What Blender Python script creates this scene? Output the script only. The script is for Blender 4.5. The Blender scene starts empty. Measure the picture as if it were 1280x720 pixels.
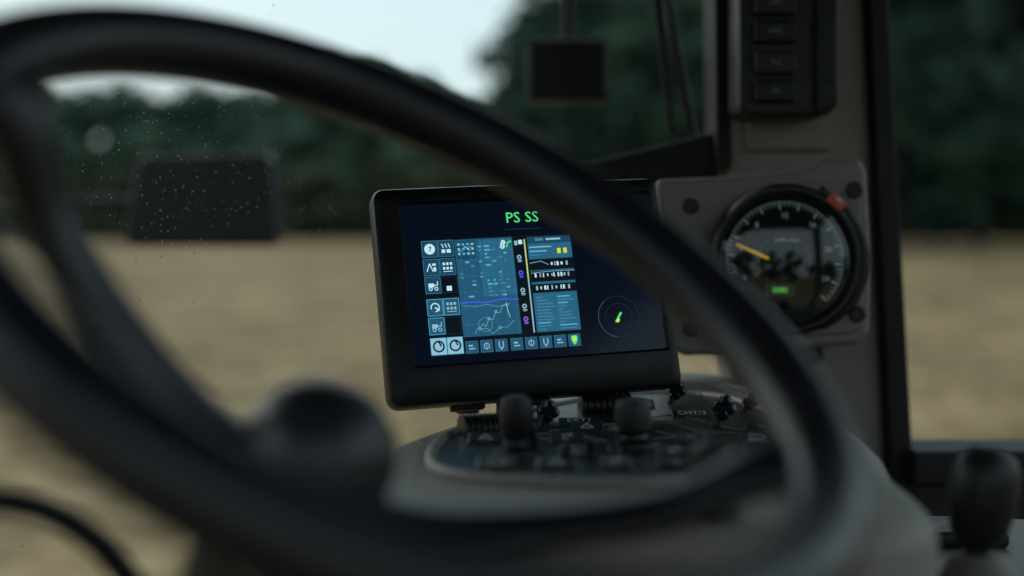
import bpy, math, random
import numpy as np
import bmesh
from mathutils import Vector, Matrix
random.seed(4); rng=np.random.default_rng(4)
D=bpy.data; S=bpy.context.scene
# World frame: driver's eye level is z=0, ground under the tractor z=-2.5, +Y is forward. Metres.

# ---------------------------------------------------------------- materials
def mat(name,col,rough=.5,metal=0,var=0,vscale=20,bump=0,bscale=200,spec=.5,emit=None,estr=1,rvar=0,voronoi=False,coat=0):
    m=D.materials.new(name); m.use_nodes=True; nt=m.node_tree; N=nt.nodes; L=nt.links
    b=N['Principled BSDF']; b.inputs['Base Color'].default_value=(*col,1)
    b.inputs['Roughness'].default_value=rough; b.inputs['Metallic'].default_value=metal
    b.inputs['Specular IOR Level'].default_value=spec; b.inputs['Coat Weight'].default_value=coat
    tc=N.new('ShaderNodeTexCoord')
    if emit is not None:
        b.inputs['Emission Color'].default_value=(*emit,1); b.inputs['Emission Strength'].default_value=estr
    if var or rvar:
        n=N.new('ShaderNodeTexNoise'); n.inputs['Scale'].default_value=vscale; n.inputs['Detail'].default_value=3
        L.new(tc.outputs['Object'],n.inputs['Vector'])
        if var:
            r=N.new('ShaderNodeMix'); r.data_type='RGBA'
            r.inputs[6].default_value=(*[max(0,c*(1-var)) for c in col],1); r.inputs[7].default_value=(*[min(1,c*(1+var)) for c in col],1)
            L.new(n.outputs['Fac'],r.inputs[0]); L.new(r.outputs[2],b.inputs['Base Color'])
        if rvar:
            q=N.new('ShaderNodeMapRange'); q.inputs[1].default_value=.3;q.inputs[2].default_value=.7
            q.inputs[3].default_value=max(0,rough-rvar); q.inputs[4].default_value=rough+rvar
            L.new(n.outputs['Fac'],q.inputs[0]); L.new(q.outputs[0],b.inputs['Roughness'])
    if bump:
        if voronoi:
            n2=N.new('ShaderNodeTexVoronoi'); n2.inputs['Scale'].default_value=bscale; o=n2.outputs['Distance']
        else:
            n2=N.new('ShaderNodeTexNoise'); n2.inputs['Scale'].default_value=bscale; n2.inputs['Detail'].default_value=1; o=n2.outputs['Fac']
        L.new(tc.outputs['Object'],n2.inputs['Vector'])
        bp=N.new('ShaderNodeBump'); bp.inputs['Strength'].default_value=bump; bp.inputs['Distance'].default_value=.001
        L.new(o,bp.inputs['Height']); L.new(bp.outputs[0],b.inputs['Normal'])
    return m
def glow(name,col,s=1):
    return mat(name,(.005,.005,.005),.4,emit=col,estr=s,spec=.2)
M_rim=mat('wheel_rubber',(.008,.010,.015),.34,var=.3,vscale=30,rvar=.06,spec=.45)
M_gloss=mat('gloss_black',(.010,.011,.014),.14,rvar=.05,vscale=40)
M_cap=mat('hub_cap_plastic',(.012,.015,.021),.38,rvar=.05,vscale=40,spec=.6)
M_black=mat('black_plastic',(.008,.008,.010),.40,var=.3,vscale=60,rvar=.08,spec=.33)
M_case=mat('monitor_case',(.004,.005,.007),.30,bump=.12,bscale=2500,rvar=.08,vscale=30,spec=.25)
M_taupe=mat('taupe_plastic',(.150,.137,.122),.5,var=.14,vscale=8,bump=.3,bscale=1200,rvar=.06)
M_pillar=mat('pillar_trim',(.170,.156,.138),.6,var=.14,vscale=6)
M_leather=mat('console_leather',(.225,.212,.188),.46,var=.14,vscale=10,bump=1.0,bscale=300,voronoi=True,rvar=.08)
M_rubber=mat('rubber_seal',(.008,.008,.009),.6,spec=.3)
M_metal=mat('dark_metal',(.10,.10,.105),.35,metal=.8,rvar=.1,vscale=80)
M_panel=mat('console_panel',(.015,.016,.018),.32,var=.2,vscale=60,bump=.15,bscale=1800,rvar=.08)
M_key=mat('key_cap',(.018,.019,.022),.35,rvar=.06,vscale=60)
M_white=mat('legend_white',(.50,.53,.53),.5)
M_red=mat('red_plastic',(.42,.06,.035),.35)
M_yellow=mat('needle_yellow',(.85,.50,.03),.4,emit=(.8,.45,.02),estr=.45)
M_face=mat('gauge_face',(.010,.013,.015),.7,spec=.15)
M_tick=mat('gauge_tick',(.45,.52,.52),.5,emit=(.4,.55,.55),estr=.20)
M_lab=mat('switch_label',(.2,.23,.24),.5)
M_screen=mat('screen_glass',(.002,.003,.006),.12,emit=(.0015,.0038,.0095),estr=1.0,spec=.25)
M_roof=mat('headliner',(.070,.074,.080),.8)
def glassmat(name,tint=(.93,.96,.96),refl=1.0,blend=None):
    m=D.materials.new(name); m.use_nodes=True; nt=m.node_tree; N=nt.nodes; L=nt.links; N.clear()
    o=N.new('ShaderNodeOutputMaterial'); t=N.new('ShaderNodeBsdfTransparent'); t.inputs[0].default_value=(*tint,1)
    g=N.new('ShaderNodeBsdfGlossy'); g.inputs['Roughness'].default_value=.02
    fr=N.new('ShaderNodeLayerWeight'); fr.inputs[0].default_value=blend or .12
    mu=N.new('ShaderNodeMath'); mu.operation='MULTIPLY'; mu.inputs[1].default_value=refl
    mx=N.new('ShaderNodeMixShader'); L.new(fr.outputs['Fresnel'],mu.inputs[0]); L.new(mu.outputs[0],mx.inputs[0]); L.new(t.outputs[0],mx.inputs[1]); L.new(g.outputs[0],mx.inputs[2]); L.new(mx.outputs[0],o.inputs[0])
    return m
M_glass=glassmat('window_glass',refl=.3); M_gaugeglass=glassmat('gauge_glass',(.92,.96,.97),1.5,.33)

# ---------------------------------------------------------------- helpers
def empty(name,loc=(0,0,0),mw=None):
    e=D.objects.new(name,None); S.collection.objects.link(e); e.empty_display_size=.05
    if mw is not None: e.matrix_world=mw
    else: e.location=loc
    return e
def obj(name,verts,faces,m,parent=None,smooth=True,bevel=0,seg=3,subsurf=0,autosm=40):
    me=D.meshes.new(name); me.from_pydata([tuple(v) for v in verts],[],faces); me.validate(); me.update()
    bm=bmesh.new(); bm.from_mesh(me); bmesh.ops.recalc_face_normals(bm,faces=bm.faces); bm.to_mesh(me); bm.free()
    o=D.objects.new(name,me); S.collection.objects.link(o); me.materials.append(m)
    if smooth:
        for p in me.polygons: p.use_smooth=True
        if autosm and not bevel: me.set_sharp_from_angle(angle=math.radians(autosm))
    if bevel:
        b=o.modifiers.new('b','BEVEL'); b.width=bevel; b.segments=seg; b.limit_method='ANGLE'; b.angle_limit=math.radians(35)
        if smooth:
            w=o.modifiers.new('w','WEIGHTED_NORMAL'); w.keep_sharp=False
    if parent: o.parent=parent
    return o
def box(name,c,s,m,parent=None,bevel=.002,rot=None):
    v=[Vector((x*s[0]/2,y*s[1]/2,z*s[2]/2)) for x in(-1,1) for y in(-1,1) for z in(-1,1)]
    if rot is not None: v=[rot@a for a in v]
    v=[a+Vector(c) for a in v]
    f=[(0,1,3,2),(4,6,7,5),(0,4,5,1),(2,3,7,6),(0,2,6,4),(1,5,7,3)]
    return obj(name,v,f,m,parent,bevel=bevel)
def spline(pts,n=8,closed=False):
    P=[Vector(p) for p in pts]; out=[]; k=len(P)
    rngi=range(k) if closed else range(k-1)
    for i in rngi:
        g=lambda j:P[j%k] if closed else P[min(max(j,0),k-1)]
        a,b,c,d=g(i-1),g(i),g(i+1),g(i+2)
        for j in range(n):
            t=j/n
            out.append(.5*((2*b)+(c-a)*t+(2*a-5*b+4*c-d)*t*t+(-a+3*b-3*c+d)*t**3))
    if not closed: out.append(P[-1])
    return out
def sweep(name,path,rad,m,parent=None,closed=False,seg=20,up=None,flat=1.0,wfun=None):
    n=len(path); V=[];F=[]
    for i,p in enumerate(path):
        a=path[(i-1)%n] if (closed or i>0) else p; b=path[(i+1)%n] if (closed or i<n-1) else p
        t=(b-a).normalized(); u=Vector(up) if up is not None else (Vector((0,0,1)) if abs(t.z)<.9 else Vector((0,1,0)))
        s=t.cross(u).normalized(); w=s.cross(t).normalized()
        r=rad[i] if isinstance(rad,(list,tuple)) else rad
        for k in range(seg):
            an=2*math.pi*k/seg; rr=r
            if wfun: rr=r*wfun(i,an)
            V.append(p+s*rr*math.cos(an)+w*rr*flat*math.sin(an))
    for i in range(n if closed else n-1):
        j=(i+1)%n
        for k in range(seg):
            l=(k+1)%seg; F.append((i*seg+k,i*seg+l,j*seg+l,j*seg+k))
    if not closed: F.append(tuple(range(seg))); F.append(tuple((n-1)*seg+k for k in range(seg)))
    return obj(name,V,F,m,parent,autosm=50)
def lathe(name,prof,m,parent=None,base=(0,0,0),axis=(0,0,1),seg=32,wf=None):
    ax=Vector(axis).normalized(); q=Vector((0,0,1)).rotation_difference(ax); V=[];F=[]
    for i,(r,h) in enumerate(prof):
        for k in range(seg):
            a=2*math.pi*k/seg; rr=max(r,1e-5)*(wf(i,a) if wf else 1)
            V.append(q@Vector((rr*math.cos(a),rr*math.sin(a),h))+Vector(base))
    for i in range(len(prof)-1):
        for k in range(seg):
            l=(k+1)%seg; F.append((i*seg+k,i*seg+l,(i+1)*seg+l,(i+1)*seg+k))
    F.append(tuple(range(seg))); F.append(tuple((len(prof)-1)*seg+k for k in range(seg)))
    return obj(name,V,F,m,parent,autosm=35)
def prism(name,poly,m,parent=None,plane='xy',lo=0,hi=.1,bevel=.005,seg=4):
    n=len(poly)
    f=(lambda p,h:(p[0],p[1],h)) if plane=='xy' else (lambda p,h:(p[0],h,p[1]))
    V=[f(p,lo) for p in poly]+[f(p,hi) for p in poly]
    F=[tuple(range(n)),tuple(range(n,2*n))]+[(i,(i+1)%n,n+(i+1)%n,n+i) for i in range(n)]
    return obj(name,V,F,m,parent,bevel=bevel,seg=seg)
def rrect(cx,cz,hw,hh,r,n=5):
    out=[]
    for (sx,sz,a0) in((1,1,0),(-1,1,90),(-1,-1,180),(1,-1,270)):
        for i in range(n+1):
            a=math.radians(a0+90*i/n); out.append((cx+sx*(hw-r)+r*math.cos(a),cz+sz*(hh-r)+r*math.sin(a)))
    return out
def loft(name,rings,m,parent=None,caps=(True,True)):
    V=[];F=[];n=None
    for (cx,cz,hw,hh,r,y) in rings:
        R=rrect(cx,cz,hw,hh,r); n=len(R); V+=[(a,y,b) for a,b in R]
    for i in range(len(rings)-1):
        for k in range(n):
            l=(k+1)%n; F.append((i*n+k,i*n+l,(i+1)*n+l,(i+1)*n+k))
    if caps[0]:F.append(tuple(range(n)))
    if caps[1]:F.append(tuple((len(rings)-1)*n+k for k in range(n)))
    return obj(name,V,F,m,parent,autosm=28)
def text(name,s,x,y,z,size,m,parent,rot=None,flat=False,align='CENTER',sx=1):
    c=D.curves.new(name,'FONT'); c.body=s; c.size=size; c.align_x=align; c.align_y='CENTER'; c.resolution_u=2
    o=D.objects.new(name+'_t',c); S.collection.objects.link(o)
    dg=bpy.context.evaluated_depsgraph_get(); me=D.meshes.new_from_object(o.evaluated_get(dg)); D.objects.remove(o)
    for v in me.vertices:
        a,b=v.co.x*sx,v.co.y
        w=Vector((a,b,0)) if flat else Vector((a,0,b))
        if rot is not None: w=rot@w
        v.co=w+Vector((x,y,z))
    me.materials.clear(); me.materials.append(m)
    o=D.objects.new(name,me); S.collection.objects.link(o); o.parent=parent; return o

# ---------------------------------------------------------------- steering wheel
wheel=empty('steering_wheel')
C=Vector((-.0431,.6088,-.016)); th,ph,R=.8605,.9692,.2011
Nn=Vector((math.cos(ph)*math.sin(th),-math.cos(ph)*math.cos(th),math.sin(ph)))
A=Nn.cross(Vector((0,0,1))).normalized(); B=Nn.cross(A)
def rp(deg,r=R,h=0):
    a=math.radians(deg); return C+A*math.cos(a)*r+B*math.sin(a)*r+Nn*h
path=[rp(i*2) for i in range(180)]
sweep('rim',path,.0174,M_rim,wheel,closed=True,seg=28,up=Nn,flat=1.08)
def spoke(name,ang,w0,w1,fl=.62):
    pts=[rp(ang,R,-.002),rp(ang,R-.022,-.016),rp(ang,.150,-.055),rp(ang,.10,-.092),rp(ang,.05,-.118),rp(ang,.0,-.125)]
    p=spline(pts,8); n=len(p)
    rad=[w0+(w1-w0)*(abs(2*i/(n-1)-1)**1.6) for i in range(n)]
    sweep(name,p,rad,M_rim,wheel,seg=20,up=Nn,flat=fl)
spoke('spoke_1',308,.0165,.028)
spoke('spoke_2',133,.0140,.021,.55)
spoke('spoke_3',40,.0165,.024)
lathe('hub',[(.0,-.04),(.036,-.04),(.042,-.03),(.043,-.012),(.041,-.004),(.036,.002),(.030,.004),(0,.004)],M_rim,wheel,base=C-Nn*.124,axis=Nn,seg=48)
capp=[(.035,-.008),(.0365,.0)]+[(.0365*math.cos(math.radians(a)),.002+.034*math.sin(math.radians(a))) for a in range(8,88,8)]+[(0,.0362)]
lathe('hub_cap',capp,M_cap,wheel,base=C-Nn*.108+Vector((.001,0,.006)),axis=Nn,seg=64)
col=empty('steering_column')
ctr=C-Nn*.15
sweep('column_shroud',[ctr,ctr-Nn*.10+Vector((0,.0,-.03)),ctr-Nn*.25+Vector((0,0,-.10)),ctr-Nn*.5+Vector((0,.03,-.5))],[.038,.044,.055,.07],M_black,col,seg=28,up=(0,1,0))
sweep('indicator_stalk',spline([(-.315,.62,-.112),(-.262,.64,-.116),(-.226,.665,-.124),(-.200,.68,-.143),(-.180,.69,-.172),(-.135,.70,-.235)],8),[.0065]*41,M_black,col,seg=14,up=(0,1,0))

# ---------------------------------------------------------------- display monitor
mw=Matrix.Translation((.014,1.25,-.046))@Matrix.Rotation(math.radians(13),4,'Z')@Matrix.Rotation(math.radians(-14),4,'X')@Matrix.Rotation(math.radians(-3),4,'Y')
mon=empty('display_monitor',mw=mw)
loft('case',[(0,.003,.110,.078,.012,.034),(0,.003,.126,.091,.012,.024),(0,.003,.131,.096,.011,.018),(0,.003,.131,.096,.010,.0),(0,.003,.1295,.0945,.009,-.004),(0,.003,.126,.091,.008,-.006),
 (.007,.0125,.1155,.0735,.003,-.006),(.007,.0125,.1130,.0710,.002,-.002)],M_case,mon,caps=(True,False))
loft('case_groove',[(0,.003,.1314,.0964,.010,.0125),(0,.003,.1314,.0964,.010,.0118)],M_rubber,mon,caps=(False,False))
for i in range(2): box('port_cover_%d'%i,(-.06+.05*i,.02,-.094),(.03,.012,.006),M_rubber,mon)
W,H=.226,.142; X0=.007-W/2; Z0=.0125+H/2
def sp(s,t): return X0+s*W, Z0-t*H
R_={}
def rect(s0,t0,s1,t1,m,layer=1):
    x0,z0=sp(s0,t0); x1,z1=sp(s1,t1); y=-.0022-.0002*layer
    L=R_.setdefault(m.name,(m,[],[])); n=len(L[1]); L[1].extend([(x0,y,z0),(x1,y,z0),(x1,y,z1),(x0,y,z1)]); L[2].append((n,n+1,n+2,n+3))
def line(pts,w,m,layer=3):
    y=-.0022-.0002*layer; L=R_.setdefault(m.name,(m,[],[]))
    P=[Vector(sp(*p)) for p in pts]
    for a,b in zip(P[:-1],P[1:]):
        d=(b-a)
        if d.length<1e-6: continue
        q=Vector((-d.y,d.x)).normalized()*w/2; n=len(L[1])
        L[1].extend([(v.x,y,v.y) for v in (a+q,b+q,b-q,a-q)]); L[2].append((n,n+1,n+2,n+3))
def circ(s,t,r,w,m,layer=3,a0=0,a1=360,n=32):
    line([(s+r/W*math.cos(math.radians(a0+(a1-a0)*i/n)),t+r/H*math.sin(math.radians(a0+(a1-a0)*i/n))) for i in range(n+1)],w,m,layer)
obj('screen',[(X0-.001,-.002,Z0-H-.001),(X0+W+.001,-.002,Z0-H-.001),(X0+W+.001,-.002,Z0+.001),(X0-.001,-.002,Z0+.001)],[(0,1,2,3)],M_screen,mon,smooth=False)
def g(n,c,s=1): return glow('ui_'+n,c,s)
G_wh=g('white',(.55,.80,.88)); G_hot=g('key_lit',(.26,.52,.66)); G_cy=g('cyan',(.08,.42,.62)); G_bl=g('panel',(.008,.058,.118)); G_bl2=g('panel2',(.014,.092,.168)); G_bl3=g('panel3',(.020,.122,.215)); G_dk=g('dark',(.001,.003,.007))
G_edge=g('edge',(.035,.18,.28)); G_gr=g('green',(.08,.85,.25)); G_yg=g('yellowgreen',(.65,.75,.04)); G_blu=g('blue_line',(.06,.10,.90)); G_pu=g('purple',(.25,.12,.70)); G_ln=g('map_line',(.20,.48,.60)); G_dim=g('dim',(.05,.20,.31)); G_fr=g('faint',(.010,.04,.09)); G_lw=g('softwhite',(.27,.50,.60))
rect(.062,.225,.665,.955,G_dk,1)
cx=[.066,.130]; cw=.060
rows=[.235,.350,.462,.60,.715,.840]; rh=.102
for r,t in enumerate(rows):
    for c,s in enumerate(cx):
        hot=(r,c) in((5,0),(5,1))
        if (r,c) in((2,1),(4,1)):
            if (r,c)==(2,1): rect(s+.018,t+.06,s+.038,t+.09,G_wh,4)
            rect(s,t,s+cw,t+rh,G_dk,2); line([(s,t),(s+cw,t),(s+cw,t+rh),(s,t+rh),(s,t)],.0003,G_fr,3); continue
        rect(s,t,s+cw,t+rh,G_hot if hot else (G_bl2 if r in(3,4) else G_bl),2)
        line([(s,t),(s+cw,t),(s+cw,t+rh),(s,t+rh),(s,t)],.0005,G_cy if r>2 else G_edge,3)
        mx,my=s+cw/2,t+rh/2; mm=G_dk if hot else (G_wh if r<3 else G_lw)
        if r==0 and c==0:
            for k in range(16): circ(mx,my,.0003+.00028*k,.0006,G_wh,4,n=16)
            line([(mx-.004,my-.012),(mx+.006,my-.012),(mx-.002,my+.015)],.0008,G_dk,5)
        elif hot:
            circ(mx,my,.0045,.0015,mm,4,n=20); line([(mx,my-.035),(mx+.01,my)],.0014,mm,4)
        elif (r,c)==(3,0): circ(mx,my,.0036,.0010,G_wh,4,a0=-200,a1=90); line([(mx,my),(mx+.016,my+.02)],.0012,G_wh,4)
        else:
            k=(r*2+c)%4
            if k==0:
                rect(mx-.018,my-.012,mx+.004,my+.012,mm,4); circ(mx-.010,my+.022,.0014,.0008,mm,4,n=10); circ(mx+.012,my+.022,.0014,.0008,mm,4,n=10); line([(mx+.004,my),(mx+.018,my),(mx+.018,my-.025)],.0008,mm,4)
            elif k==1:
                for q in range(3): line([(mx-.016+.013*q,my-.03),(mx-.010+.013*q,my-.005)],.0009,mm,4)
                rect(mx-.018,my+.006,mx-.004,my+.028,mm,4); rect(mx+.002,my+.006,mx+.018,my+.028,mm,4)
            elif k==2:
                line([(mx-.018,my+.026),(mx-.006,my-.024),(mx+.006,my+.026)],.0009,mm,4); rect(mx+.004,my-.024,mx+.018,my-.010,mm,4); rect(mx+.008,my,mx+.018,my+.026,mm,4)
            else:
                for q in range(3):
                    for z in range(2):
                        rect(mx-.019+.014*q,my-.026+.028*z,mx-.010+.014*q,my-.010+.028*z,mm,4)
                line([(mx-.018,my+.03),(mx+.018,my+.03)],.0006,mm,4)
rect(.195,.235,.425,.845,G_bl2,2)
rect(.29,.245,.425,.60,G_bl3,3); rect(.20,.245,.275,.36,G_bl,3)
for i in range(6):
    line([(.195,.27+.1*i),(.425,.265+.1*i)],.00018,G_dim,4); line([(.215+.04*i,.235),(.215+.04*i,.845)],.00015,G_dim,4)
for i in range(54):
    s=random.choice([.205,.23,.25,.285,.31,.335,.36,.385]); t=.28+.024*random.randint(0,13); w=random.uniform(.006,.022)
    rect(s,t,s+w,t+.011,G_dim if random.random()<.55 else G_cy,5)
for i in range(12):
    s=.205+.018*(i%4); t=.26+.03*(i//4); rect(s,t,s+.010,t+.014,G_lw if random.random()<.6 else G_cy,6)
line([(.195,.635),(.25,.632),(.30,.640),(.36,.625),(.425,.630)],.0010,G_blu,6)
line([(.20,.65),(.25,.66),(.30,.652),(.34,.67),(.39,.655)],.0004,G_cy,6)
line([(.26,.80),(.275,.77),(.285,.79),(.30,.74),(.315,.75),(.33,.70),(.345,.71),(.36,.665),(.375,.66)],.0004,G_ln,6)
line([(.24,.83),(.25,.80),(.29,.80),(.31,.835),(.34,.80),(.37,.80),(.40,.76)],.0003,G_ln,6)
line([(.375,.655),(.378,.70),(.385,.74)],.0004,G_wh,6)
for (a,b) in((.26,.80),(.30,.74),(.33,.70),(.375,.66),(.34,.80)): circ(a,b,.0011,.0004,G_ln,7,n=10)
circ(.285,.775,.006,.0003,G_cy,6,n=24)
line([(.375,.30),(.385,.255),(.395,.265),(.388,.28),(.39,.30),(.378,.305)],.0016,G_wh,6)
line([(.40,.30),(.405,.27),(.42,.262)],.0012,G_gr,6); rect(.432,.262,.444,.29,G_lw,6); rect(.448,.258,.464,.285,G_wh,6)
rect(.425,.245,.470,.845,G_dk,4); rect(.4705,.255,.476,.845,G_lw,5); rect(.472,.255,.4757,.50,G_yg,6)
for i,(t,m) in enumerate([(.37,G_lw),(.47,G_blu),(.58,G_lw),(.68,G_lw),(.76,G_pu)]):
    circ(.446,t-.003,.0016,.0012,m,5,n=12); line([(.438,t+.018),(.456,t+.020)],.0009,m,5); line([(.440,t+.027),(.453,t+.027)],.0005,m,5)
rect(.485,.285,.662,.845,G_bl3,2); rect(.485,.24,.662,.285,G_bl,2); rect(.515,.252,.55,.27,G_dim,5); rect(.56,.255,.62,.267,G_lw,5)
rect(.485,.385,.662,.455,G_dk,3); rect(.485,.462,.662,.53,G_dk,3); rect(.485,.545,.662,.60,G_dk,3)
rect(.49,.305,.58,.312,G_lw,4); rect(.49,.33,.56,.340,G_cy,4); rect(.49,.355,.53,.362,G_dim,4)
for a in(.602,.627): rect(a,.322,a+.014,.355,G_yg,5)
for t in(.42,.49,.57):
    s=.50 if t!=.42 else .57
    while s<.645:
        w=random.uniform(.004,.008); h=random.choice([.010,.014,.014]); rect(s,t-h,s+w,t+h-.002,G_wh if random.random()<.4 else G_lw,5); s+=w+random.uniform(.003,.014)
line([(.485,.41),(.53,.40),(.56,.425)],.0005,G_ln,6); line([(.485,.475),(.52,.47),(.60,.466),(.662,.468)],.0005,G_ln,6)
for i in range(22):
    t=.625+.0200*(i%11); s=.495+.085*(i//11); rect(s,t,s+random.uniform(.02,.07),t+.008,G_dim if random.random()<.8 else G_cy,4)
rect(.19,.86,.665,.955,G_dk,2)
for i in range(8):
    s=.200+.0575*i+(.0 if i<3 else .004); rect(s,.872,s+.047,.945,G_bl2,3); line([(s,.872),(s+.047,.872),(s+.047,.945),(s,.945),(s,.872)],.0003,G_edge,4)
    c=s+.0235
    if i==7: line([(c-.01,.885),(c+.01,.885),(c+.008,.915),(c,.935),(c-.008,.915),(c-.01,.885)],.0014,G_gr,5); rect(c-.006,.888,c+.006,.918,G_yg,5)
    elif i%3==0: rect(c-.012,.895,c+.004,.905,G_lw,5); rect(c-.012,.915,c+.012,.922,G_lw,5)
    elif i%3==1: circ(c,.908,.0024,.0007,G_lw,5,n=12); line([(c,.885),(c,.93)],.0005,G_lw,5)
    else: line([(c-.008,.885),(c-.008,.915),(c,.935),(c+.008,.915),(c+.008,.885)],.0009,G_lw,5)
circ(.82,.78,.0185,.0003,G_fr,2,n=48); circ(.82,.78,.0185,.0003,G_edge,3,n=24,a0=100,a1=230); circ(.82,.78,.012,.00022,G_fr,2,n=40)
line([(.806,.815),(.832,.755)],.0018,G_gr,5); line([(.812,.815),(.820,.795)],.0022,G_yg,6)
rect(.72,.28,.90,.283,G_fr,2); rect(.40,.185,.55,.188,G_fr,2)
for k,(m,v,f) in R_.items(): obj('screen_'+k,v,f,m,mon,smooth=False)
x,z=sp(.475,.115); text('screen_caption','PS SS',x,-.0032,z,.0135,G_gr,mon,sx=1.05)
post=empty('monitor_bracket')
sweep('post',[Vector((.010,1.285,-.115)),Vector((.008,1.285,-.16))],.011,M_black,post,seg=20)
box('bracket_plate',(.012,1.29,-.10),(.05,.012,.06),M_black,post)
box('bracket_arm',(-.008,1.262,-.142),(.012,.02,.04),M_metal,post); box('bracket_arm_b',(.028,1.262,-.142),(.012,.02,.04),M_metal,post)
lathe('bracket_knob',[(0,0),(.013,0),(.014,.004),(.014,.018),(.012,.022),(0,.022)],M_black,post,base=(-.03,1.30,-.145),axis=(-1,0,0),wf=lambda i,a:1+.05*math.cos(10*a))

# ---------------------------------------------------------------- control console
con=empty('control_console')
out=[(-.10,.80,0),(-.108,.95,0),(-.100,1.08,0),(-.033,1.28,0),(.05,1.44,0),(.12,1.54,0),(.20,1.58,0),(.255,1.50,0),(.292,1.3,0),(.283,1.1,0),(.262,.97,0),(.235,.80,0),(.1,.77,0)]
op=[(p.x,p.y) for p in spline(out,5,True)]
prism('body',op,M_leather,con,'xy',-.42,-.157,bevel=.018,seg=5)
pan=[(-.055,.98,0),(-.050,1.12,0),(.0,1.24,0),(.06,1.35,0),(.13,1.42,0),(.20,1.40,0),(.232,1.26,0),(.222,1.08,0),(.19,.95,0),(.08,.90,0),(-.02,.92,0)]
pp=[(p.x,p.y) for p in spline(pan,6,True)]
prism('button_panel',pp,M_panel,con,'xy',-.16,-.1535,bevel=.0015,seg=2)
sweep('panel_lip',[Vector((a,b,-.1545)) for a,b in pp],.0045,M_leather,con,closed=True,seg=12)
zt=-.1535
hp=[(p.x,p.y) for p in spline([(.075,1.46,0),(.14,1.52,0),(.20,1.53,0),(.245,1.45,0),(.262,1.32,0),(.247,1.30,0),(.215,1.42,0),(.14,1.445,0)],5,True)]
prism('rear_cushion',hp,M_leather,con,'xy',-.165,-.143,bevel=.008,seg=4)
def stub(name,x,y,r,h,m=M_black,tilt=(0,0,1)):
    lathe(name,[(r*1.5,0),(r*1.45,.003),(r*.8,.006),(r*.75,h*.25),(r,h*.35),(r*1.02,h*.8),(r*.9,h*.95),(r*.55,h),(0,h)],m,con,base=(x,y,zt),axis=tilt,seg=28)
stub('lever_knob_a',.003,1.02,.0115,.042); stub('lever_knob_b',.091,1.06,.0135,.036,tilt=(-.05,0,1))
stub('joystick',.112,.80,.0115,.04)
def roller(name,x,y,l,r,ang):
    ax=Vector((math.cos(ang),math.sin(ang),0))
    prof=[(r*.8,0)]; k=8
    for i in range(k): prof+=[(r,(i+.1)*l/k),(r,(i+.6)*l/k),(r*.84,(i+.7)*l/k),(r*.84,(i+.95)*l/k)]
    lathe(name,prof+[(r*.7,l)],M_black,con,base=(x,y,zt+r*.45),axis=ax)
roller('thumbwheel_a',-.040,1.11,.038,.012,.35); roller('thumbwheel_b',.060,1.265,.046,.013,.15)
def clus(name,x,y,h,s):
    sweep(name+'_stem',[Vector((x,y,zt)),Vector((x+.002,y,zt+h*.5)),Vector((x+.007,y,zt+h))],[.0035,.003,.004],M_black,con,seg=12)
    for i,(dx,dz,r) in enumerate(((0,0,1),(.9,.5,.8),(-.7,.8,.7),(.3,1.5,.9))):
        lathe(name+'_lobe_%d'%i,[(0,-r*s),(r*s*.7,-r*s*.7),(r*s,0),(r*s*.7,r*s*.7),(0,r*s)],M_gloss,con,base=(x+.005+dx*s,y-.002*i,zt+h*.5+dz*s),seg=16)
clus('toggle_a',.024,1.16,.020,.006); clus('toggle_b',.148,1.33,.018,.006); clus('toggle_c',.168,1.17,.022,.007); clus('toggle_d',.205,1.26,.014,.005)
for i,(x,y,h) in enumerate(((.018,1.02,.022),(.075,1.04,.018),(.055,1.0,.014),(.13,1.0,.02),(.035,.97,.015))):
    lathe('small_toggle_%d'%i,[(.006,0),(.006,.002),(.0028,.003),(.0026,h*.7),(.004,h*.85),(.0035,h),(0,h)],M_metal if i%2 else M_black,con,base=(x,y,zt),axis=(.1*(i-2),-.1,1),seg=16)
k=0; TL=Matrix.Rotation(math.radians(20),3,'X')
for r,(yy,xs) in enumerate(((.955,(-.01,.03,.07,.11,.15)),(1.005,(.043,.115,.15,.185)),(1.075,(-.02,.042,.135,.185)),(1.14,(.060,.097,.20)),(1.22,(.100,)),(1.30,(.120,)))):
    for x in xs:
        k+=1
        wd=.027 if k%3 else .020
        c0=Vector((x,yy,zt+.002)); box('button_%d'%k,c0,(wd,.018 if k%4 else .014,.006),M_key,con,bevel=.0016,rot=TL)
        p=c0+TL@Vector((0,-.002,.0034)); ty=k%4
        def gl_(P,w=.0004): sweep('glyph_%d_%d'%(k,len(con.children)),[c0+TL@Vector((a,b,.0034)) for a,b in P],w,M_white,con,seg=6)
        if ty==0: text('legend_%d'%k,['IO','M','IN','AV','TT','X3','OH','W'][k%8],p.x,p.y,p.z,.0060,M_white,con,rot=TL,flat=True)
        elif ty==1: gl_([(-.006,-.003),(-.006,.003),(.004,.003),(.006,0),(.004,-.003),(-.006,-.003)]); gl_([(-.008,-.006),(.007,-.006)],.0003)
        elif ty==2: gl_([(-.005,-.004),(0,.004),(.005,-.004),(-.005,-.004)]); gl_([(0,-.001),(0,.002)],.0004)
        else: gl_([(.004*math.cos(a*.7),.004*math.sin(a*.7)) for a in range(8)]); gl_([(0,0),(.003,.005)],.0004)
for nm,s,x,y in(('legend_set','CHT/3',.156,1.235),('legend_ext','EXT1',.056,1.185)):
    box(nm+'_plate',(x,y,zt+.0015),(.034,.013,.003),M_panel,con,bevel=.001,rot=TL)
    text(nm,s,x,y-.0008,zt+.0036,.0092,M_white,con,rot=TL,flat=True)
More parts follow.
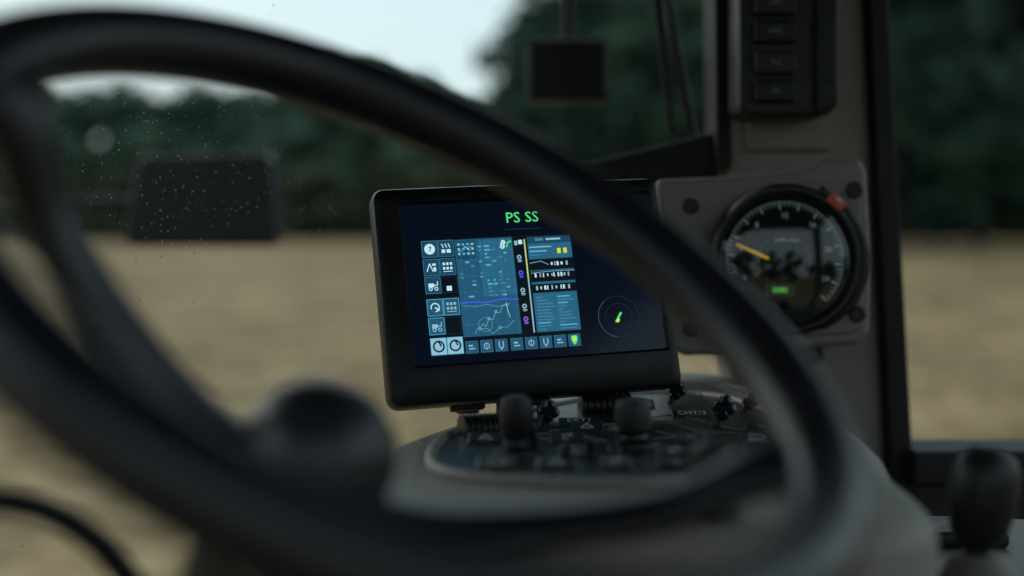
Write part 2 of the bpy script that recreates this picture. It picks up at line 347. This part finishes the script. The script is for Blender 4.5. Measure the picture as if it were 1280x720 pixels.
for i in range(6):
    a=[Vector((-.03+.03*i,1.08+.03*i,zt+.0003)),Vector((.02+.025*i,1.10+.028*i,zt+.0003)),Vector((.05+.025*i,1.06+.02*i,zt+.0003)),Vector((.09+.022*i,1.09+.01*i,zt+.0003))]
    sweep('groove_%d'%i,spline(a,6),.0007,M_taupe,con,seg=6)

# ---------------------------------------------------------------- side shelf + gear lever
sh=empty('side_shelf')
prism('shelf',[(p.x,p.y) for p in spline([(.22,.7,0),(.22,1.1,0),(.30,1.24,0),(.46,1.26,0),(.56,1.1,0),(.58,.8,0),(.4,.66,0)],5,True)],M_taupe,sh,'xy',-.42,-.245,bevel=.016)
box('shelf_tray',(.345,1.16,-.238),(.10,.07,.014),M_black,sh,bevel=.005)
box('shelf_block',(.345,.86,-.243),(.09,.12,.02),M_taupe,sh,bevel=.008)
gl=empty('gear_lever')
lathe('boot',[(.042,0),(.041,.008),(.033,.014),(.030,.020),(.024,.026),(.021,.034),(.013,.040)],M_taupe,gl,base=(.305,.93,-.245),axis=(.05,0,1))
sweep('shaft',[Vector((.300,.93,-.235)),Vector((.304,.93,-.20)),Vector((.311,.93,-.17))],[.009,.0075,.009],M_black,gl,seg=16,up=(0,1,0))
lathe('knob',[(.008,-.002),(.013,.0),(.0175,.010),(.0205,.025),(.0215,.038),(.0205,.050),(.017,.059),(.010,.0645),(0,.066)],M_black,gl,base=(.3035,.93,-.2),axis=(.14,0,1),seg=32,wf=lambda i,a:1+.06*math.cos(2*a))

# ---------------------------------------------------------------- gauge pod
mg=Matrix.Translation((.277,1.45,-.0204))@Matrix.Rotation(math.radians(-3),4,'Z')@Matrix.Rotation(math.radians(-3),4,'X')
ga=empty('instrument_gauge',mw=mg)
pod=[(-.130,.083),(-.06,.086),(.02,.092),(.045,.104),(.078,.104),(.085,.092),(.089,.0),(.0865,-.074),(.075,-.086),(-.03,-.094),(-.10,-.098),(-.118,-.09),(-.125,0)]
prism('housing',pod,M_taupe,ga,'xz',.0,.075,bevel=.007,seg=4)
prism('face_plate',[(-.012,.078),(.07,.082),(.078,.072),(.080,-.066),(.070,-.074),(-.010,-.080)],M_taupe,ga,'xz',-.004,.002,bevel=.003)
def annul(name,prof,m,base,seg=72):
    o=lathe(name,prof,m,ga,base=base,axis=(0,-1,0),seg=seg)
    bm=bmesh.new(); bm.from_mesh(o.data); big=[f for f in bm.faces if len(f.verts)>10]; bmesh.ops.delete(bm,geom=big,context='FACES_ONLY')
    bm.to_mesh(o.data); bm.free(); return o
annul('bezel',[(.0765,.0),(.0775,.008),(.076,.015),(.0725,.019),(.0695,.019),(.067,.015),(.0655,.006),(.0655,.0)],M_black,(0,-.003,0))
lathe('dial',[(.0667,0),(.0667,.001),(0,.001)],M_face,ga,base=(0,-.006,0),axis=(0,-1,0),seg=64)
def ring(name,r0,r1,y,m,a0=0,a1=360,n=64):
    V=[];F=[]
    for i in range(n+1):
        a=math.radians(a0+(a1-a0)*i/n); V+=[(r0*math.cos(a),y,r0*math.sin(a)),(r1*math.cos(a),y,r1*math.sin(a))]
    for i in range(n): F.append((2*i,2*i+1,2*i+3,2*i+2))
    return obj(name,V,F,m,ga,smooth=False)
ring('dial_arc',.0585,.0590,-.0078,M_tick,-45,215); ring('dial_inner_arc',.026,.0263,-.0078,M_lab)
V=[];F=[]
for i in range(53):
    a=math.radians(215-5*i); l=.0065 if i%4==0 else .0035; w=.0006 if i%4==0 else .0003
    r=Vector((math.cos(a),0,math.sin(a))); t=Vector((-math.sin(a),0,math.cos(a)))*w; n=len(V)
    V+=[r*.058-t,r*.058+t,r*(.058-l)+t,r*(.058-l)-t]; F.append((n,n+1,n+2,n+3))
obj('dial_ticks',[(v[0],-.0079,v[2]) for v in V],F,M_tick,ga,smooth=False)
for i in range(0,14,2):
    a=math.radians(205-20*i*.96); text('dial_number_%d'%i,str(i*2),.045*math.cos(a),-.0079,.045*math.sin(a),.0075,M_tick,ga)
text('dial_unit','x100 r/min',0.002,-.0079,.020,.0058,M_tick,ga)
G_lcd=glow('lcd_green',(.10,.75,.08),.8); M_lcdb=mat('lcd_back',(.01,.02,.012),.3)
box('lcd_back',(-.005,-.0075,-.031),(.030,.001,.013),M_lcdb,ga,bevel=0); text('lcd_digits','0080',-.005,-.0085,-.031,.0075,G_lcd,ga)
sweep('needle',[Vector((-.014,-.011,.0)),Vector((-.049,-.011,.0155))],[.0017,.0009],M_yellow,ga,seg=10)
lathe('needle_hub',[(.009,0),(.009,.003),(.006,.005),(0,.005)],M_black,ga,base=(-.010,-.008,-.001),axis=(0,-1,0))
annul('glass',[(.0668,.0),(.06,.002),(.045,.0042),(.025,.0058),(.01,.0064),(.0005,.0065)],M_gaugeglass,(0,-.0135,0),64)
pth=[Vector(((.0785)*math.cos(math.radians(a)),-.012,.0785*math.sin(math.radians(a)))) for a in range(-64,66,4)]
sweep('bezel_guard',pth,[.001+.0055*math.sin(math.pi*i/(len(pth)-1)) for i in range(len(pth))],M_black,ga,seg=12,up=(0,1,0))
rt=Matrix.Rotation(math.radians(42),3,'Y')
box('red_tab',(.050,-.019,.058),(.020,.010,.013),M_red,ga,bevel=.003,rot=rt)
box('red_tab_clip',(.042,-.014,.064),(.024,.008,.010),M_black,ga,bevel=.002,rot=rt)
box('red_tab_mark',(.052,-.0245,.0595),(.006,.002,.003),M_white,ga,bevel=.0005,rot=rt)
for i,(x,z) in enumerate(((-.094,.055),(.071,.071),(.073,-.055),(-.094,-.07))):
    lathe('screw_%d'%i,[(.0085,0),(.0085,.0015),(.007,.003),(.0045,.003),(.004,.0015),(0,.0015)],M_black,ga,base=(x,-.005 if i in(1,2) else .001,z),axis=(0,-1,0),seg=24)
sweep('mount_arm',[Vector((.02,.05,-.06)),Vector((.05,.16,-.10))],.016,M_black,ga,seg=16)

# ---------------------------------------------------------------- cab structure
cab=empty('tractor_cab')
def xzq(name,pts,y0,y1,m,bevel=.008): return prism(name,pts,m,cab,'xz',y0,y1,bevel=bevel)
xzq('front_pillar',[(.236,.62),(.392,.62),(.400,.27),(.425,-.24),(.44,-1.3),(.27,-1.3),(.25,-.24),(.240,.27)],1.60,1.72,M_pillar,.014)
xzq('pillar_recess',[(.262,.62),(.352,.62),(.358,.10),(.262,.10)],1.590,1.602,M_taupe,.004)
xzq('pillar_seal',[(.225,.62),(.240,.62),(.244,.08),(.230,.08)],1.60,1.70,M_rubber,.003)
xzq('door_seal',[(.390,.62),(.412,.62),(.420,.27),(.447,-.24),(.455,-.45),(.425,-.45),(.421,-.24),(.397,.27)],1.585,1.63,M_rubber,.004)
xzq('dash_cowl',[(-.06,.055),(.06,.082),(.235,.124),(.235,.070),(.10,.045),(-.06,.03)],1.62,1.72,M_rubber,.006)
xzq('door_sill',[(.44,-.232),(.80,-.232),(.80,-.27),(.44,-.27)],1.56,1.66,M_rubber,.005)
xzq('door_panel',[(.44,-.268),(.80,-.268),(.80,-1.3),(.44,-1.3)],1.60,1.66,M_black,.005)
xzq('corner_post',[(.78,.62),(.86,.62),(.86,-1.3),(.78,-1.3)],1.54,1.66,M_pillar)
box('right_rear_post',(.82,-.45,-.35),(.08,.1,1.95),M_pillar,cab,bevel=.01)
box('left_rear_post',(-.82,-.45,-.35),(.08,.1,1.95),M_pillar,cab,bevel=.01)
box('left_front_post',(-.84,.70,-.35),(.07,.09,1.95),M_pillar,cab,bevel=.01)
box('right_door_lower',(.82,.55,-.95),(.05,1.9,.75),M_black,cab,bevel=.01)
box('left_door_lower',(-.84,.12,-.95),(.05,1.06,.75),M_black,cab,bevel=.01)
box('floor',(0,.45,-1.34),(1.75,2.5,.06),M_rubber,cab,bevel=.01)
box('roof',(0,.5,.67),(1.95,2.7,.12),M_roof,cab,bevel=.04)
sw=empty('switch_module')
prism('housing',[(.242,.50),(.345,.50),(.345,.14),(.335,.132),(.250,.132),(.242,.14)],M_black,sw,'xz',1.515,1.60,bevel=.006)
prism('side_trim',[(.322,.50),(.3455,.50),(.3455,.142),(.322,.135)],M_case,sw,'xz',1.505,1.52,bevel=.003)
for i in range(7):
    z=.158+.030*i+ (0.003 if i>1 else 0)
    box('rocker_%d'%i,(.279,1.510,z),(.044,.014,.024),M_black if i%2 else M_case,sw,bevel=.003)
    text('rocker_label_%d'%i,['OIL','P-2','HYD','DIFF','4WD','AUX','PTO'][i],.279,1.5022,z,.007,M_lab,sw)

# curved windscreen
ws=spline([(-.80,.72,0),(-.52,1.08,0),(-.29,1.33,0),(0,1.58,0),(.235,1.70,0)],8)
V=[];F=[]
for p in ws: V+=[(p.x,p.y,-.75),(p.x,p.y,.61)]
for i in range(len(ws)-1): F.append((2*i,2*i+2,2*i+3,2*i+1))
obj('windscreen',V,F,M_glass,None,autosm=0)
V=[(.445,1.62,-.24),(.785,1.62,-.24),(.785,1.62,.61),(.41,1.62,.61)]
obj('side_window',V,[(0,1,2,3)],M_glass,None,smooth=False)
def onws(x):
    for a,b in zip(ws[:-1],ws[1:]):
        if a.x<=x<=b.x:
            t=(x-a.x)/(b.x-a.x); p=a.lerp(b,t); d=(b-a).normalized(); return p,Vector((d.y,-d.x,0))
    return None
dm=mat('water_drop',(.46,.46,.40),.25,spec=.8)
V=[];F=[]
def drop(p,n,r):
    t=Vector((-n.y,n.x,0)); b=len(V); k=6
    for q in range(k): a=2*math.pi*q/k; V.append(p+t*r*math.cos(a)+Vector((0,0,1))*r*1.2*math.sin(a)+n*.0002)
    for q in range(k): a=2*math.pi*q/k; V.append(p+t*r*.6*math.cos(a)+Vector((0,0,1))*r*.7*math.sin(a)+n*(.0002+r*.6))
    for q in range(k): F.append((b+q,b+(q+1)%k,b+k+(q+1)%k,b+k+q))
    F.append(tuple(b+k+q for q in range(k)))
for i in range(800):
    x=random.gauss(-.30,.06) if i<470 else random.uniform(-.7,.2)
    z=random.gauss(.065,.055) if i<470 else random.uniform(-.3,.5)
    h=onws(x)
    if not h: continue
    drop(h[0]+Vector((0,0,z)),h[1],random.choice([.0003,.0003,.0004,.0005,.0006,.0008]))
obj('rain_droplets',V,F,dm,None)
# exterior fittings
mi=empty('side_mirror'); q=2.9/2.2
prism('mirror_housing',[(a*q,b*q) for a,b in[(-.580,.120),(-.572,.131),(-.385,.136),(-.375,.128),(-.362,.003),(-.372,-.010),(-.592,-.010),(-.603,.003)]],M_black,mi,'xz',2.9,3.0,bevel=.008)
sweep('mirror_arm',spline([(-.76,2.96,.08),(-1.0,2.9,.07),(-1.25,2.6,.04),(-1.2,1.8,-.0),(-.92,.72,-.02)],6),.012,M_black,mi,seg=14)
wl=empty('work_lamp')
loft('lamp_housing',[(.077,.235,.040,.028,.01,2.02),(.077,.235,.056,.042,.01,2.0),(.077,.235,.056,.044,.01,1.96),(.077,.235,.050,.038,.01,1.955)],M_black,wl)
sweep('lamp_bracket',[Vector((.077,1.99,.27)),Vector((.08,1.97,.45)),Vector((.08,1.85,.66))],.007,M_black,wl,seg=10,up=(1,0,0))
wi=empty('windscreen_wiper')
sweep('wiper_arm',[Vector((.225,1.76,.12)),Vector((.19,1.74,.30)),Vector((.16,1.76,.60))],[.006,.005,.005],M_black,wi,seg=10,up=(0,1,0))
sweep('wiper_blade',[Vector((.195,1.73,.13)),Vector((.175,1.72,.30)),Vector((.14,1.72,.55))],[.004,.006,.004],M_rubber,wi,seg=10,up=(0,1,0))

# ---------------------------------------------------------------- ground
def gz(x,y):
    t=min(max((y-6)/80,0),1); t=t*t*(3-2*t)
    return -2.5+2.35*t+ max(0,y-86)*.004 + .12*math.sin(x*.05+1)*t
xs=list(np.concatenate([np.linspace(-600,-80,14),np.linspace(-70,70,57),np.linspace(80,600,14)]))
ys=list(np.concatenate([np.linspace(-600,0,14),np.linspace(2,130,100),np.linspace(150,1500,18)]))
V=[(x,y,gz(x,y)) for y in ys for x in xs]; nx=len(xs)
F=[(j*nx+i,j*nx+i+1,(j+1)*nx+i+1,(j+1)*nx+i) for j in range(len(ys)-1) for i in range(nx-1)]
gm=D.materials.new('stubble'); gm.use_nodes=True; nt=gm.node_tree; N=nt.nodes; L=nt.links; b=N['Principled BSDF']; b.inputs['Roughness'].default_value=.9; b.inputs['Specular IOR Level'].default_value=.1
tc=N.new('ShaderNodeTexCoord'); mp=N.new('ShaderNodeMapping'); mp.inputs['Scale'].default_value=(1,.25,1); mp.inputs['Rotation'].default_value=(0,0,.5); L.new(tc.outputs['Object'],mp.inputs[0])
n1=N.new('ShaderNodeTexNoise'); n1.inputs['Scale'].default_value=.45; n1.inputs['Detail'].default_value=7; n1.inputs['Roughness'].default_value=.72; L.new(tc.outputs['Object'],n1.inputs[0])
n2=N.new('ShaderNodeTexNoise'); n2.inputs['Scale'].default_value=2.2; n2.inputs['Detail'].default_value=5; L.new(tc.outputs['Object'],n2.inputs[0])
wv=N.new('ShaderNodeTexWave'); wv.inputs['Scale'].default_value=.45; wv.inputs['Distortion'].default_value=4; wv.inputs['Detail'].default_value=2; L.new(mp.outputs[0],wv.inputs[0])
ad=N.new('ShaderNodeMix'); ad.data_type='FLOAT'; ad.inputs[0].default_value=.40; L.new(n1.outputs[0],ad.inputs[2]); L.new(n2.outputs[0],ad.inputs[3])
ad2=N.new('ShaderNodeMix'); ad2.data_type='FLOAT'; ad2.inputs[0].default_value=.04; L.new(ad.outputs[0],ad2.inputs[2]); L.new(wv.outputs['Fac'],ad2.inputs[3])
cr=N.new('ShaderNodeValToRGB'); L.new(ad2.outputs[0],cr.inputs[0]); e=cr.color_ramp.elements
e[0].position=.40; e[0].color=(.12,.082,.040,1); e[1].position=.60; e[1].color=(.37,.272,.158,1); q=e.new(.5); q.color=(.25,.174,.090,1)
L.new(cr.outputs[0],b.inputs['Base Color'])
obj('field_ground',V,F,gm,None)

# ---------------------------------------------------------------- trees
def leafmat(name,c1,c2):
    m=D.materials.new(name); m.use_nodes=True; nt=m.node_tree; N=nt.nodes; L=nt.links; b=N['Principled BSDF']
    b.inputs['Roughness'].default_value=.8; b.inputs['Specular IOR Level'].default_value=.1
    tc=N.new('ShaderNodeTexCoord'); n=N.new('ShaderNodeTexNoise'); n.inputs['Scale'].default_value=.35; n.inputs['Detail'].default_value=3; L.new(tc.outputs['Object'],n.inputs[0])
    r=N.new('ShaderNodeValToRGB'); r.color_ramp.elements[0].position=.35; r.color_ramp.elements[1].position=.65
    r.color_ramp.elements[0].color=(*c1,1); r.color_ramp.elements[1].color=(*c2,1); L.new(n.outputs[0],r.inputs[0]); L.new(r.outputs[0],b.inputs['Base Color']); return m
LM=leafmat('foliage',(.042,.082,.058),(.080,.140,.090)); LM2=leafmat('hedge_foliage',(.042,.056,.032),(.070,.086,.048)); BK=mat('bark',(.07,.06,.05),.9)  # LM (tree line): haze put into the leaf colour, paler and bluish
LM3=leafmat('broadleaf_foliage',(.022,.045,.034),(.048,.085,.055))
def crownverts(cx,cy,z0,h,w,nclump,nleaf,ls):
    V=[];
    for c in range(nclump):
        u=rng.normal(size=3); u/=np.linalg.norm(u); rr=rng.uniform(.25,1)**.5
        c0=np.array([cx,cy,z0+h*.5])+u*rr*np.array([w/2,w/2,h/2])
        r=rng.uniform(.12,.24)*w
        d=rng.normal(size=(nleaf,3)); d/=np.linalg.norm(d,axis=1)[:,None]
        P=c0+d*r*rng.uniform(.6,1.1,(nleaf,1))*np.array([1,1,.75])
        a=rng.normal(size=(nleaf,3)); a/=np.linalg.norm(a,axis=1)[:,None]
        bb=np.cross(a,d); bb/=np.linalg.norm(bb,axis=1)[:,None]+1e-6
        s=ls*rng.uniform(.5,1.2,(nleaf,1))
        V.append(np.stack([P-a*s-bb*s*.6,P+a*s-bb*s*.6,P+a*s+bb*s*.6,P-a*s+bb*s*.6],1).reshape(-1,3))
    return np.concatenate(V)
def quads(name,V,m,parent):
    me=D.meshes.new(name); n=len(V)//4; me.vertices.add(len(V)); me.vertices.foreach_set('co',V.astype(np.float32).ravel())
    me.loops.add(n*4); me.loops.foreach_set('vertex_index',np.arange(n*4,dtype=np.int32)); me.polygons.add(n); me.polygons.foreach_set('loop_start',np.arange(0,n*4,4,dtype=np.int32))
    me.update(calc_edges=True); me.materials.append(m); o=D.objects.new(name,me); S.collection.objects.link(o); o.parent=parent; return o
def trunk(name,x,y,z,h,r,par):
    sweep(name,[Vector((x,y,z-.3)),Vector((x+.1,y,z+h*.4)),Vector((x-.1,y,z+h))],[r,r*.7,r*.3],BK,par,seg=10,up=(0,1,0))
    for i in range(5):
        a=rng.uniform(0,6.28); z0=z+h*rng.uniform(.35,.7); l=h*.35
        sweep(name+'_limb_%d'%i,[Vector((x,y,z0)),Vector((x+math.cos(a)*l*.6,y+math.sin(a)*l*.6,z0+l*.5)),Vector((x+math.cos(a)*l,y+math.sin(a)*l,z0+l))],[r*.45,r*.3,r*.1],BK,par,seg=7,up=(.1,.2,.9))
tl=empty('distant_tree_line')
VV=[]
x=-95
while x<60:
    h=rng.uniform(11.6,14.0); w=rng.uniform(9,12); y=118+rng.uniform(-5,8)
    VV.append(crownverts(x,y,gz(x,y)-.5,h+.5,w,38,60,.65)); 
    x+=rng.uniform(3.8,5.2)
quads('foliage',np.concatenate(VV),LM,tl)
for i,x in enumerate(range(-90,55,12)): trunk('trunk_%d'%i,x,120,gz(x,120),9,.35,tl)
VV=[]; a=150
while a<400:   # the same belt of trees runs round behind the tractor
    r=60+rng.uniform(-6,10); x=r*math.cos(math.radians(a)); y=r*math.sin(math.radians(a))
    if y<35: VV.append(crownverts(x,y,gz(x,y)-.3,rng.uniform(6,13),rng.uniform(7,11),22,45,.7))
    a+=rng.uniform(7,14)
quads('foliage_rear',np.concatenate(VV),LM,tl)
hd=empty('hedge'); VV=[]
x=-95
while x<75:
    y=92+rng.uniform(-1,1); VV.append(crownverts(x,y,gz(x,y)-.4,rng.uniform(5.4,6.6),5.5,16,50,.4)); x+=2.4
quads('foliage',np.concatenate(VV),LM2,hd)
specs=[(3.5,74,13,9),(9.5,70,17,11),(16,72,19,12),(23,70,18,12),(30,69,19,12),(38,74,18,12),(46,72,17,12)]
for i,(x,y,h,w) in enumerate(specs):
    t=empty('broadleaf_tree'); z=gz(x,y)
    quads('crown',crownverts(x,y,z+.3,h,w,80,90,.45),LM3,t); trunk('trunk',x,y,z,h*.75,.4,t)

# ---------------------------------------------------------------- light
w=D.worlds.new('World'); S.world=w; w.use_nodes=True; nt=w.node_tree; N=nt.nodes; L=nt.links
bg=N['Background']; bg.inputs[1].default_value=.13
sk=N.new('ShaderNodeTexSky'); sk.sky_type='NISHITA'; sk.sun_disc=False; sk.sun_elevation=math.radians(38); sk.sun_rotation=math.radians(-50); sk.dust_density=3; sk.air_density=1.2
mx=N.new('ShaderNodeMix'); mx.data_type='RGBA'; mx.inputs[0].default_value=.75; mx.inputs[7].default_value=(6.0,7.5,7.9,1)
L.new(sk.outputs[0],mx.inputs[6]); L.new(mx.outputs[2],bg.inputs[0])
sl=D.lights.new('sun','SUN'); sl.energy=.7; sl.angle=math.radians(15); sl.color=(1,.95,.88); so=D.objects.new('sun',sl); S.collection.objects.link(so)
dv=Vector((math.sin(math.radians(-50))*math.cos(math.radians(38)),math.cos(math.radians(-50))*math.cos(math.radians(38)),math.sin(math.radians(38))))
so.rotation_euler=dv.to_track_quat('Z','Y').to_euler()
# ---------------------------------------------------------------- camera
cd=D.cameras.new('camera'); cam=D.objects.new('camera',cd); S.collection.objects.link(cam); S.camera=cam
cam.location=(0,0,0); cam.rotation_euler=(math.radians(90),0,0); cd.lens=50; cd.sensor_width=36; cd.shift_y=-60/1280
cd.clip_start=.02; cd.clip_end=3000; cd.dof.use_dof=True; cd.dof.focus_distance=1.23; cd.dof.aperture_fstop=2.0
S.view_settings.view_transform='Standard'; S.view_settings.look='None'; S.view_settings.exposure=0
